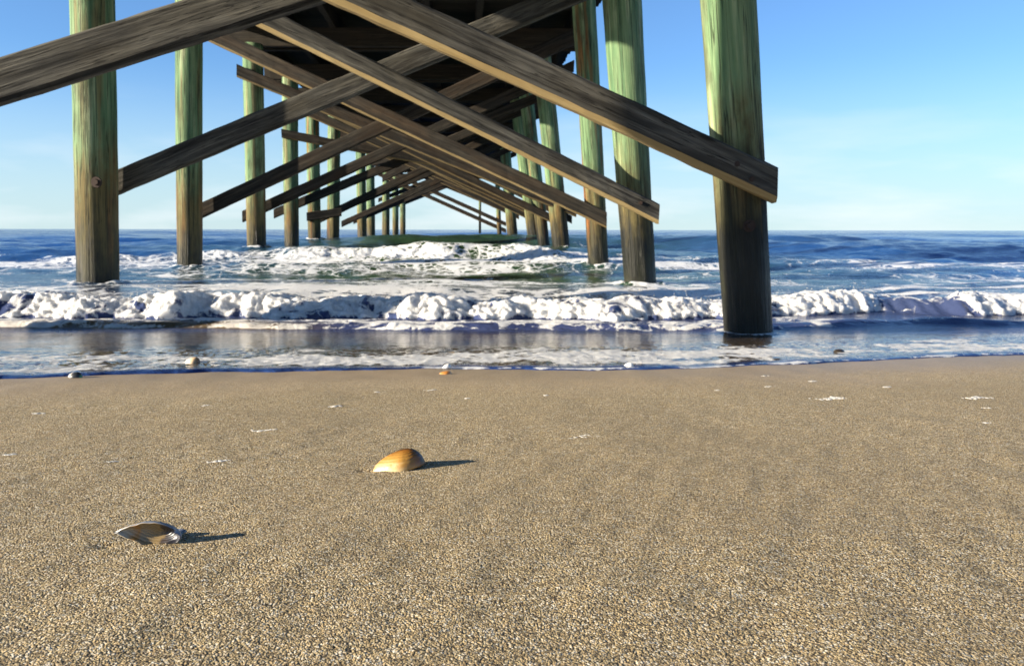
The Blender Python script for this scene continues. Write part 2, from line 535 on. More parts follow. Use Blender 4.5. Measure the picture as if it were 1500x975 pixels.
xs = axis([(-400, -60, 10), (-60, -8, 26), (-8, -2.2, 60), (-2.2, 2.4, 640), (2.4, 8, 60), (8, 60, 26), (60, 400, 10)])
ys = axis([(-200, -20, 10), (-20, -2, 30), (-2, 0.3, 40), (0.3, 1.4, 200), (1.4, 3.6, 210), (3.6, 12, 60), (12, 60, 12)])
X, Y = np.meshgrid(xs, ys)
Z = sand_z(X, Y)
Z = np.where(Y > 7, np.minimum(Z, -0.3), Z)
Z = np.where(Y < -2, 0.28 + 0.162 + (-(Y + 2)) * 0.02 + 0.1 * gnoise(X * 0.15, Y * 0.15, 3), Z)
de = edge_y(X) - Y
wet = sstep(0.85, 0.05, de + 0.12 * fbm(X * 1.6, Y * 2.5, 31, 3))
beach = np_grid('beach', np.stack([X, Y, Z], -1), {'wet': wet}, M_SAND)
tag(beach, 'wide sheet of coarse tan beach sand sloping to the sea', kind='structure')

S = 3.0
# piles read off the photograph: (foot px, foot py, head px, head py, distance, foot radius, head radius)
PILES = {
    'A': (1.66, None, (1097, 488, 1064, 0, 0.137, 0.172)),
    'B': (2.66, (144, 420, 136, 0, 0.188, 0.190), (939, 412, 912, 0, 0.152, 0.195)),
    'C': (3.66, (279, 392, 277, 50, 0.155, 0.165), (877, 368, 853, 0, 0.125, 0.150)),
    'D': (4.70, (376, 382, 370, 40, 0.152, 0.165), (822, 370, 803, 180, 0.145, 0.160)),
    'E': (5.70, (428, 375, 425, 70, 0.145, 0.160), (798, 370, 777, 190, 0.120, 0.150)),
    'F': (6.60, (461, 365, 455, 110, 0.145, 0.155), (786, 370, 762, 190, 0.150, 0.155)),
    'G': (7.50, (487, 362, 490, 160, 0.165, 0.170), None),
    'H': (8.65, None, (752, 353, 741, 235, 0.170, 0.170)),
    'I': (9.70, (530, 352, 528, 200, 0.160, 0.170), None),
    'J': (10.7, (544, 351, 542, 200, 0.155, 0.165), (732, 351, 728, 240, 0.10, 0.11)),
    'K': (12.7, (565, 350, 566, 240, 0.175, 0.175), None),
    'L': (14.6, (579, 349, 579, 240, 0.16, 0.17), None),
    'M': (16.4, (590, 348, 590, 240, 0.16, 0.17), None),
}
RY = {'C': 3.45, 'F': 6.45, 'H': 8.9, 'J': 12.2}
def pile_y(key, side):
    Yp = S * (RY.get(key, PILES[key][0]) if side == 'R' else PILES[key][0]) + (0.12 if side == 'R' else -0.3)
    return Yp - 0.12 if key == 'A' else Yp
FEET = []
for key, (dS, lp, rp) in PILES.items():
    for side, q in (('L', lp), ('R', rp)):
        if q: FEET.append((at(q[0], q[1], pile_y(key, side)), q[4]))

# ------------------------------------------------------------------ sea
us = axis([(-2.4, -0.8, 70), (-0.8, 0.8, 980), (0.8, 2.4, 70)])
d0 = axis([(0, 0.06, 14), (0.06, 2.3, 240), (2.3, 4.6, 290), (4.6, 7.0, 120), (7.0, 14, 190), (14, 30, 200)])
far = [30.0]
while far[-1] < 120: far.append(far[-1] * 1.014)
while far[-1] < 12000: far.append(far[-1] * 1.07)
ds = np.concatenate([d0, np.array(far[1:])])
U, D = np.meshgrid(us, ds)
# the sheet starts on the wavy waterline and opens out to the horizon
Yb = 2.62 + D
Xr = U * Yb
ed = edge_y(np.clip(Xr, -30, 30)) - 2.62
Y = Yb + ed * np.clip(1 - D / 2.3, 0, 1) ** 1.0
X = Xr
d = Y - edge_y(np.clip(X, -30, 30))

# --- swash film hugging the sand
plane = sand_z(X, Y)
lipn = 0.6 + 0.9 * np.clip(0.5 + gnoise(X * 2.3, X * 0 + 1.7, 41) + 0.6 * gnoise(X * 7, X * 0 + 4, 42), 0, 1.4)
lip = 0.009 * lipn * np.sqrt(np.clip(d / 0.03, 0, 1)) * (0.45 + 0.55 * np.exp(-np.clip(d, 0, None) / 0.35)) - 0.001
base = plane + lip
FLOOR = -0.118
base = np.where(base > FLOOR, base, FLOOR)
k = 40.0
base = FLOOR + np.log1p(np.exp(np.clip(k * (plane + lip - FLOOR), -30, 30))) / k

# --- small leading step, then the broken bore
n1 = gnoise(X * 0.55, X * 0 + 0.3, 51)
n2 = gnoise(X * 1.9, X * 0 + 5.3, 52)
n3 = gnoise(X * 5.2, X * 0 + 2.2, 53)
Y1 = 5.08 + 0.12 * n1 + 0.07 * n2 + 0.025 * n3 + 0.30 * sstep(0.9, 3.0, X) + 0.1 * sstep(-1.0, -2.6, X)
step = 0.022 * sstep(0, 0.12, Y - Y1) + 0.014 * bump(Y, Y1 + 0.14, 0.08, 0.2) * (1 + gnoise(X * 2.4, X * 0, 56))
Y2 = 5.62 + 0.16 * n1 + 0.14 * n2 + 0.08 * n3 + 0.04 * gnoise(X * 13, X * 0, 57) + 0.28 * sstep(0.9, 2.6, X)
hb = 0.105 * np.clip(1.0 + 0.5 * gnoise(X * 0.9, X * 0 + 7.7, 54) + 0.35 * gnoise(X * 2.7, X * 0 + 9.7, 55), 0.45, 1.5)
rise = sstep(0, 0.26, Y - Y2)
back = np.exp(-np.clip(Y - Y2 - 0.3, 0, None) / 0.8)
sealev = sstep(0, 1.6, Y - Y2) * (0 - FLOOR - 0.03)
bore = rise * back * hb
z = base + step + sealev + bore
# --- second breaker and the green swell behind it
nY = gnoise(X * 0.22, X * 0 + 3.3, 61)
mid = np.exp(-((X + 1.2) / 4.2) ** 2)
Y3 = 12.6 + 0.9 * nY + 0.35 * gnoise(X * 0.9, X * 0, 62) + 0.3 * gnoise(X * 2.2, X * 0 + 6, 65)
h3 = (0.04 + 0.075 * mid) * (1 + 0.5 * gnoise(X * 0.7, X * 0 + 2, 63))
b3 = h3 * bump(Y, Y3 + 0.5, 0.38, 1.5)
Y4 = 19.5 + 1.6 * gnoise(X * 0.09, X * 0 + 8, 64)
h4 = 0.06 + 0.24 * np.exp(-((X - 0.3) / 7.5) ** 2)
b4 = h4 * bump(Y, Y4, 2.2, 3.2)
z = z + b3 + b4
# --- swell and chop over the whole sea, each wave faded out where the mesh gets too coarse
rng = np.random.RandomState(5)
WOB = [gnoise(X / (4 * q) + q, Y / (4 * q), 100 + i_) for i_, q in enumerate((0.4, 0.8, 1.6, 3.2, 6.4, 9.0))]
offs = sstep(6.8, 12, Y)
dY = np.gradient(Y, axis=0)
dX = np.abs(np.gradient(X, axis=1))
for i in range(64):
    lam = 0.28 * (34 / 0.28) ** (i / 63.0)
    th = rng.normal(0, 0.42) + (rng.normal(0, 0.5) if lam < 2 else 0)
    kx = 2 * np.pi / lam * math.sin(th); ky = 2 * np.pi / lam * math.cos(th)
    amp = 0.0042 * lam ** 0.82 * (0.6 + 0.8 * rng.rand())
    if lam > 9: amp *= 0.62
    ph = rng.rand() * 6.28
    res = np.clip((lam / np.maximum(dY, dX * 0.7) - 2.5) / 4, 0, 1)
    grow = sstep(6.5, 10 + lam * 0.6, Y)
    wob = 0.8 * WOB[min(5, max(0, int(round(math.log(lam / 0.4, 2)))))]
    s = np.sin(kx * X + ky * Y + ph + 2.2 * wob)
    z = z + amp * res * grow * (s + 0.25 * (1 - s * s))
# --- foam amount
foam = np.zeros_like(z)
# leading lace on the swash
sw = sstep(0.02, 0.2, d) * sstep(1.5, 0.55, d) * (0.59 + 0.30 * gnoise(X * 1.2, Y * 1.6, 71) + 0.22 * gnoise(X * 5, Y * 5, 86) - 0.14 * sstep(0.6, 1.6, X))
rim = np.exp(-((d - 0.012) / 0.012) ** 2) * np.clip(0.55 + 0.9 * gnoise(X * 3.1, X * 0 + 2, 72), 0, 0.75) * sstep(-1.2, 0.0, X)
foam = np.maximum(foam, np.maximum(sw, rim))
apron = sstep(-0.01, 0.05, Y - Y1) * sstep(0.15, -0.15, Y - Y2)
foam = np.maximum(foam, apron * (0.50 - 0.32 * sstep(1.4, 2.4, X) + 0.40 * gnoise(X * 1.3, Y * 5, 73) + 0.28 * gnoise(X * 6, Y * 14, 85)))
frontf = sstep(-0.03, 0.07, Y - Y2) * sstep(1.15, 0.35, Y - Y2)
gap = gnoise(X * 1.1 + 4, Y * 1.1, 74)
foam = np.maximum(foam, frontf * (0.79 - 0.45 * sstep(0.1, 0.5, gap) + 0.34 * gnoise(X * 3.4, Y * 3.4, 79) + 0.18 * gnoise(X * 9, Y * 9, 80)))
trail = sstep(0.3, 0.8, Y - Y2) * sstep(12.5, 7.0, Y)
row2 = np.exp(-((Y - 7.1 - 0.35 * n1 - 0.2 * n2) / 0.35) ** 2) * np.clip(0.2 + gnoise(X * 0.5 + 7, X * 0, 58), 0, 0.6)
z = z + 0.05 * row2
foam = np.maximum(foam, trail * (0.47 + 0.36 * gnoise(X * 0.5, Y * 0.9, 75) + 0.2 * gnoise(X * 1.7, Y * 3.1, 88) + 0.5 * row2))
br3 = sstep(-0.9, 0.0, Y - Y3) * sstep(1.0, 0.35, Y - Y3)
br3 = br3 * np.clip(0.34 + 0.48 * mid + 0.6 * gnoise(X * 0.7, Y * 0.7, 76), 0, 1)
foam = np.maximum(foam, br3)
ap3 = sstep(8.5, 10.5, Y) * sstep(0.2, -0.3, Y - Y3)
foam = np.maximum(foam, ap3 * (0.38 + 0.2 * mid + 0.3 * gnoise(X * 0.5, Y * 0.8, 77)))
caps = sstep(0.55, 0.85, gnoise(X * 0.35, Y * 0.6, 78)) * sstep(13, 15, Y) * sstep(40, 22, Y)
foam = np.maximum(foam, caps * 0.5)
for (ft, fr) in FEET:                                   # froth and a little pile-up where the water parts round each pile
    if ft.y > 20: continue
    q_ = np.abs(Y - ft.y) < 1.2
    dd = np.sqrt((X - ft.x) ** 2 + (Y - ft.y) ** 2)
    ang = gnoise(X * 9, Y * 9, 87)
    ring = np.exp(-((dd - fr - 0.03) / (0.06 + 0.03 * ang)) ** 2) * q_
    foam = np.maximum(foam, ring * (0.62 + 0.3 * ang))
    z = z + (0.012 if ft.y < 6 else 0.03) * ring * (1 + 0.6 * ang)
    wake = np.exp(-((X - ft.x - 0.05 * ang) / (fr * 1.2)) ** 2) * sstep(0, -0.15, Y - ft.y) * sstep(-0.9, -0.2, Y - ft.y)
    if ft.y < 6: z = z - 0.006 * wake * (1 + ang)
foam = np.clip(foam, 0, 1)
# --- heaped foam: three sizes of rounded lumps on the broken crests
near = (Y < 17) & (Y > 4.8)
lum = np.zeros_like(z)
mx_ = np.where(near)
xx = X[mx_]; yy = Y[mx_]
wx = xx + 0.05 * gnoise(xx * 6, yy * 6, 81); wy = yy + 0.05 * gnoise(xx * 6, yy * 6, 82)
p1 = puffs(wx, wy * 1.25, 0.16, 1); p2 = puffs(wx, wy * 1.2, 0.085, 2); p3 = puffs(wx, wy, 0.052, 3); p4 = puffs(wx, wy, 0.028, 4)
L = 0.26 * p1 + 0.26 * p2 + 0.20 * p3 + 0.13 * p4 * (yy < 8) + 0.24 * fbm(xx * 6, yy * 6, 84, 6, 0.58)
lum[mx_] = L
heap = np.clip(frontf * 1.0 * (foam > 0.3) + apron * 0.36 + br3 * 1.0, 0, 1.1) * sstep(0.35, 0.75, foam)
amp1 = np.where(Y < 9, 0.075, 0.09)
z = z + heap * amp1 * (lum - 0.25) * sstep(0.0, 0.2, heap)
Y = Y - heap * 0.075 * (lum - 0.2)
# low bubbles on the swash
foam = np.clip(foam - np.clip(0.42 - lum, 0, 1) * 1.15 * np.clip(heap, 0, 1), 0, 1)
sb = sstep(0.03, 0.15, d) * sstep(1.6, 0.8, d)
z = z + sb * 0.004 * fbm(X * 17, Y * 13, 83, 3)
silt = np.clip(sstep(-0.05, 0.02, Y - Y1) * sstep(0.55, 0.0, Y - Y1) * (0.75 * sstep(-0.9, -1.7, X) + 0.28), 0, 1)
silt = np.maximum(silt, 0.35 * sstep(8.5, 5.8, Y) * sstep(4.9, 5.1, Y))
film = sstep(5.15, 4.75, Y) * (0.25 + 0.75 * sstep(0.02, 0.16, d))
pier_mirror = np.clip(np.exp(-((X + 0.6) / 5.5) ** 2) * sstep(34, 20, Y) + 0.25 * gnoise(X * 0.25, Y * 0.4, 91), 0, 1) * sstep(5.0, 8.5, Y)
sea = np_grid('sea', np.stack([X, Y, z], -1), {'foam': foam, 'film': film, 'silt': silt, 'lump': lum, 'pier_mirror': pier_mirror}, M_WATER)
tag(sea, 'blue sea with white breaking surf running up the beach', kind='structure')

# spray thrown up over the broken crests
def spray():
    rs = np.random.RandomState(3)
    bm = bmesh.new()
    sel = np.argwhere((heap > 0.75) & (lum > 0.62) & (np.abs(U) < 0.75))
    pick = sel[rs.choice(len(sel), 1500, replace=False)]
    for (i, j) in pick:
        r = 0.001 + 0.0042 * rs.rand() ** 3
        c = Vector((X[i, j] + rs.normal(0, 0.03), Y[i, j] - 0.02 + rs.normal(0, 0.03), z[i, j] + abs(rs.normal(0, 0.028)) + 0.003))
        bmesh.ops.create_icosphere(bm, subdivisions=1, radius=r, matrix=Matrix.Translation(c) @ Matrix.Diagonal((1.2, 1, 0.9, 1)))
    o = link_bm('sea_spray', bm, M_FLECK)
    tag(o, 'white droplets of spray over the breaking surf', kind='stuff')
spray()

# ------------------------------------------------------------------ pier
pier = bpy.data.objects.new('pier', None)
col.objects.link(pier)
tag(pier, 'long timber pier on round green piles with crossed braces running out over the surf', 'pier')
S = 3.0
AX = (677 - 750) / FPX           # the pier's axis drifts left as it runs out to sea
def cross(Y): return AX * Y
def axpt(off, Y, z): return Vector((AX * Y + off, Y, CAM_Z + z))
XL, XR = -3.57, 1.75
CAP0, CAP1 = 3.02, 3.32

def add_pile(base, top, rb, rt, seed):
    """tapered round timber from below the bed up to the cap beam"""
    dirv = (top - base).normalized()
    zt = CAM_Z + CAP0 + 0.01
    top = base + dirv * ((zt - base.z) / dirv.z)
    bot = base - dirv * 0.9
    Lh = (top - bot).length
    bm = bmesh.new()
    nr, ns = 46, 28
    rs = random.Random(seed)
    ph = [rs.random() * 6.28 for _ in range(6)]
    rings = []
    for i in range(nr + 1):
        f = i / nr
        zc = f * Lh
        r = rb + (rt - rb) * f
        bx = 0.012 * math.sin(f * 3.3 + ph[0]); by = 0.012 * math.sin(f * 2.7 + ph[1])
        ring = []
        for k2 in range(ns):
            a = k2 / ns * 2 * math.pi
            rr = r * (1 + 0.018 * math.sin(2 * a + ph[2] + f * 2) + 0.012 * math.sin(3 * a + ph[3] - f * 4) + 0.008 * math.sin(7 * a + ph[4] + f * 9) + 0.006 * math.sin(f * 40 + ph[5] + a))
            ring.append(bm.verts.new((bx + rr * math.cos(a), by + rr * math.sin(a), zc)))
        rings.append(ring)
    for i in range(nr):
        for k2 in range(ns):
            bm.faces.new((rings[i][k2], rings[i][(k2 + 1) % ns], rings[i + 1][(k2 + 1) % ns], rings[i + 1][k2]))
    bm.faces.new(rings[-1]); bm.faces.new(list(reversed(rings[0])))
    o = link_bm('pile', bm, M_PILE, pier)
    o.location = bot
    o.rotation_euler = dirv.to_track_quat('Z', 'Y').to_euler()
    return o

def bolt(parent, loc, r=0.022, ydir=-1):
    bm = bmesh.new()
    m = Matrix.Rotation(R(90), 4, 'X')
    bmesh.ops.create_cone(bm, cap_ends=True, segments=20, radius1=r * 1.7, radius2=r * 1.6, depth=0.008, matrix=m)
    bmesh.ops.create_cone(bm, cap_ends=True, segments=6, radius1=r, radius2=r * 0.92, depth=0.022, matrix=Matrix.Translation((0, ydir * 0.0135, 0)) @ m)
    o = link_bm('bolt', bm, M_BOLT, parent, smooth=False)
    # place in the parent's own frame
    inv = Matrix.LocRotScale(parent.location, parent.rotation_euler, None).inverted()
    o.matrix_local = inv @ Matrix.Translation(loc)
    return o

def add_board(p, q, hgt, thk, seed, material=None, name='cross_brace', edge_strip=0.022, edge_light=0.35):
    """plank from p to q: long axis local X, height local Z; weathered, slightly bowed, chamfered edges"""
    dv = q - p
    Lh = dv.length
    bm = bmesh.new()
    rs = random.Random(seed)
    n = max(8, int(Lh / 0.12))
    c = edge_strip
    h, t2 = hgt / 2, thk / 2
    xa_ = dv.normalized()
    plumb = xa_.z / math.sqrt(max(1e-6, 1 - xa_.z ** 2)) if name == 'cross_brace' else 0.0      # ends cut plumb
    prof = [(-t2, -h + c), (-t2 + c * 0.8, -h), (t2 - c * 0.6, -h), (t2, -h + c * 0.6), (t2, h - c * 0.5), (t2 - c * 0.5, h), (-t2 + c * 0.5, h), (-t2, h - c * 0.5)]
    rings = []
    b1 = rs.uniform(-0.012, 0.012); b2 = rs.uniform(-0.012, 0.012)
    for i in range(n + 1):
        f = i / n
        bow = math.sin(f * math.pi)
        rings.append([bm.verts.new((f * Lh + (rs.uniform(-0.006, 0.006) + plumb * z_ if i in (0, n) else 0),
                                    y + b1 * bow + rs.uniform(-0.003, 0.003),
                                    z_ + b2 * bow + rs.uniform(-0.003, 0.003))) for (y, z_) in prof])
    m = len(prof)
    for i in range(n):
        for k2 in range(m):
            bm.faces.new((rings[i][k2], rings[i + 1][k2], rings[i + 1][(k2 + 1) % m], rings[i][(k2 + 1) % m]))
    bm.faces.new(list(reversed(rings[-1]))); bm.faces.new(rings[0])
    bmesh.ops.recalc_face_normals(bm, faces=bm.faces)
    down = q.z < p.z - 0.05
    o = link_bm(name, bm, material or (M_BOARD if seed < 305 else M_SHADED), pier, smooth=False)
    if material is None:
        # one value per face corner so the painted light strip ends cleanly at the arris
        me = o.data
        a_ = me.attributes.new('edge_strip', 'FLOAT', 'FACE')
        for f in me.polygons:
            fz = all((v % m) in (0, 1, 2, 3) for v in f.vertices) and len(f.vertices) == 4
            a_.data[f.index].value = edge_light if (down and fz) else 0.0
    o.location = p
    xa = dv.normalized()
    ya = Vector((0, 0, 1)).cross(xa).normalized()
    za = xa.cross(ya)
    o.rotation_euler = Matrix((xa, ya, za)).transposed().to_euler()
    return o

n_ = 0
for key, (dS, lp, rp) in PILES.items():
    for side, q in (('L', lp), ('R', rp)):
        if q is None: continue
        Yp = pile_y(key, side)
        bx_, by_, tx_, ty_, rb, rt = q
        n_ += 1
        o = add_pile(at(bx_, by_, Yp), at(tx_, ty_, Yp), rb, rt, n_)
        o.color = {('A', 'R'): (0.40, 0.12, 0, 1), ('B', 'R'): (0.2, 0.1, 0, 1), ('C', 'R'): (0.1, 0.95, 0, 1), ('E', 'R'): (0.1, 0.9, 0, 1), ('F', 'L'): (0.05, 0.9, 0, 1), ('G', 'L'): (0.0, 0.6, 0, 1)}.get((key, side), (0.0 if side == 'L' else 0.15, 0.35, 0, 1))
        if (key, side) == ('A', 'R'): o['label'] = 'nearest pile, wet black foot standing at the edge of the swash'; bolt(o, at(1098, 330, Yp - 0.16))
        if (key, side) == ('B', 'L'): bolt(o, at(141, 268, Yp - 0.20), 0.03)
        if (key, side) == ('C', 'R'): o['label'] = 'green pile with long rust orange streaks'
ZL_Y = 2.93
# the bent just outside the frame on either side (its shadow reaches the nearest pile), and the left pile of bent A
add_pile(Vector((cross(3.0) - 3.50, ZL_Y, 0.0)), Vector((cross(3.0) - 3.46, ZL_Y, 3.5)), 0.15, 0.17, 91)
add_pile(Vector((cross(2.0) + 1.95, 2.0, 0.1)), Vector((cross(2.0) + 1.85, 2.0, 3.5)), 0.15, 0.17, 92)
add_pile(Vector((cross(4.7) - 3.62, 4.75, -0.1)), Vector((cross(4.7) - 3.55, 4.75, 3.5)), 0.16, 0.18, 93)

# crossed braces: one plank on the landward face, one on the seaward face of each bent
MIDX, MIDZ, SL = (XL + XR) / 2, 1.53, 0.443
def brace_down(Y, yo, ext=0.24, hgt=0.18, thk=0.085, seed=0, sl=SL, dz=0.0, skew=0.11, upx=None):
    a = axpt((XL - 0.2) if upx is None else upx, Y, 0); b_ = axpt(XR + ext, Y, 0)
    a.z = CAM_Z + MIDZ + dz + sl * (MIDX - (a.x - cross(Y))); b_.z = CAM_Z + MIDZ + dz - sl * ((b_.x - cross(Y)) - MIDX)
    a.y += yo + skew * (XL - MIDX); b_.y += yo + skew * (XR - MIDX)
    return add_board(a, b_, hgt, thk, seed)
def brace_up(Y, yo, ext=0.24, hgt=0.18, thk=0.085, seed=0, sl=SL, dz=0.0, skew=0.11):
    a = axpt(XL - ext, Y, 0); b_ = axpt(XR + 0.2, Y, 0)
    a.z = CAM_Z + MIDZ + dz - sl * (MIDX - (a.x - cross(Y))); b_.z = CAM_Z + MIDZ + dz + sl * ((b_.x - cross(Y)) - MIDX)
    a.y += yo + skew * (XL - MIDX); b_.y += yo + skew * (XR - MIDX)
    return add_board(a, b_, hgt, thk, seed)

# bent A, read off the photograph
o = add_board(at(275, -116, 4.45), at(1134, 271, 4.80), 0.185, 0.10, 301, edge_strip=0.03, edge_light=0.95)
o['label'] = 'nearest brace, chipped grey plank with a square cut end'
bolt(o, at(1078, 240, 4.745), 0.02)
bolt(o, at(1100, 262, 4.745), 0.017)
add_board(at(-230, 196, 4.70), at(900, -166, 5.22), 0.235, 0.11, 302, edge_strip=0.025)
# bent B
o = add_board(at(221, -52, 7.20), at(964, 313, 7.78), 0.17, 0.09, 303, edge_strip=0.03, edge_light=0.9)
bolt(o, at(938, 297, 7.72), 0.02)
add_board(at(120, 290, 7.95), at(900, -35, 8.45), 0.215, 0.09, 304)
# bent C
add_board(at(262, 30, 10.45), at(888, 322, 10.35), 0.18, 0.09, 305, edge_light=0.5)
add_board(at(262, 325, 10.95), at(870, 40, 11.25), 0.185, 0.09, 306)
for key, sd_ in (('D', 1), ('E', 2), ('F', 3), ('G', 4), ('H', 5), ('I', 6)):
    Yp = S * PILES[key][0]
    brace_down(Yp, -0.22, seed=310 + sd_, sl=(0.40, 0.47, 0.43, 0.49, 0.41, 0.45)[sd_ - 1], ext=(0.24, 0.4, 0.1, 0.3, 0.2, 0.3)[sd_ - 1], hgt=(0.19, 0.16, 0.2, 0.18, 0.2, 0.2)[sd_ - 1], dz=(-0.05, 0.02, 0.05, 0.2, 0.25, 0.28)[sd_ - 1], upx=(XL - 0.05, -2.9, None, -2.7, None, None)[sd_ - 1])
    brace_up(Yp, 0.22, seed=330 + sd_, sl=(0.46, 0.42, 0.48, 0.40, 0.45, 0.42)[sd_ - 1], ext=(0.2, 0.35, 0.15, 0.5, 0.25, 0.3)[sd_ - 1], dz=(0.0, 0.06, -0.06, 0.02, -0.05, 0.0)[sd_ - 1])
brace_down(S * 12.2, -0.22, seed=351, hgt=0.17)
brace_down(S * 12.2, 0.25, seed=352, hgt=0.17, dz=-0.3)

# odd ledgers and doubled planks from old repairs further out
add_board(at(412, 196, 16.6), at(640, 238, 17.2), 0.17, 0.08, 361)
add_board(at(449, 318, 19.3), at(500, 311, 19.5), 0.20, 0.08, 362)
add_board(at(520, 158, 20.2), at(838, 322, 20.0), 0.17, 0.08, 364, edge_light=0.15)
add_board(at(560, 262, 26.5), at(800, 148, 26.6), 0.20, 0.08, 365)
add_board(at(545, 240, 30.2), at(690, 205, 30.3), 0.20, 0.08, 366)
add_board(at(690, 182, 14.6), at(850, 118, 14.6), 0.16, 0.08, 367)
add_board(at(600, 205, 23.5), at(762, 308, 23.4), 0.20, 0.08, 368, edge_light=0.15)

for i_, (key, dz_, sl_) in enumerate((('J', 0.85, 0.42), ('K', 0.95, 0.38), ('L', 1.0, 0.45), ('M', 1.05, 0.40))):
    brace_up(S * PILES[key][0], 0.2, seed=380 + i_, sl=sl_, dz=dz_, ext=0.3)
    brace_down(S * PILES[key][0], -0.2, seed=390 + i_, sl=sl_, dz=dz_, ext=0.2)

# cap beams, stringers and deck
Y0, YE = -1.2, S * 17.2
for key, (dS, lp, rp) in list(PILES.items()) + [('Z', (0.75, None, None))]:
    Yp = S * dS
    a = axpt(XL - 0.42, Yp, (CAP0 + CAP1) / 2); b_ = axpt(XR + 0.42, Yp, (CAP0 + CAP1) / 2)
    for s_ in (-1, 1):
        off = Vector((0, s_ * 0.13, 0))
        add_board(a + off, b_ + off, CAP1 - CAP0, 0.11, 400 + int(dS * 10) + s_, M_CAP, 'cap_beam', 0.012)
for i, xo in enumerate(np.linspace(XL - 0.15, XR + 0.15, 8)):
    a = axpt(xo, Y0, CAP1 + 0.155); b_ = axpt(xo, YE, CAP1 + 0.155)
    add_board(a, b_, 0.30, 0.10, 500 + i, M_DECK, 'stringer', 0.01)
bm = bmesh.new()
yy_ = Y0
rs = random.Random(77)
while yy_ < YE:
    w_ = 0.19
    e1 = rs.uniform(-0.02, 0.02)
    zt = CAM_Z + CAP1 + 0.31
    x0 = cross(yy_) + XL - 0.5 + e1; x1 = cross(yy_) + XR + 0.5 + e1
    r_ = bmesh.ops.create_cube(bm, size=1.0, matrix=Matrix.Translation(((x0 + x1) / 2, yy_ + w_ / 2, zt + 0.028)) @ Matrix.Diagonal((x1 - x0, w_ - 0.004, 0.05, 1)))
    yy_ += w_
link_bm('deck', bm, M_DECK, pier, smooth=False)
# long thin ladder pole hanging under the far end, and joist hangers in the near bays
def rod(name, p, q, r, material):
    dv = q - p
    bm = bmesh.new()
    bmesh.ops.create_cone(bm, cap_ends=True, segments=10, radius1=r, radius2=r, depth=dv.length,
                          matrix=Matrix.Translation((p + q) / 2) @ dv.to_track_quat('Z', 'Y').to_matrix().to_4x4())
    return link_bm(name, bm, material, pier)
rod('hanging_pole', at(703, 282, 38.5), at(703, 342, 38.5), 0.06, M_PILE)
M_STRAP = plain('pale bridging strip', (0.26, 0.20, 0.10), 0.7, 0, 0.3)
for i, (Ys, xo) in enumerate([(4.1, -0.75), (4.2, -0.3), (4.2, 0.1), (7.0, -1.6), (7.0, -1.1), (7.0, -0.5), (7.1, 0.3), (9.8, -1.5), (9.8, -0.8), (9.8, -0.1), (9.9, 0.5)]):
    p_ = axpt(xo - 0.02, Ys, CAP1 + 0.28); q_ = axpt(xo + 0.10 * ((i % 3) - 1), Ys - 0.01, CAP1 - 0.02)
    add_board(p_, q_, 0.035, 0.02, 600 + i, M_STRAP, 'joist_strap', 0.002)

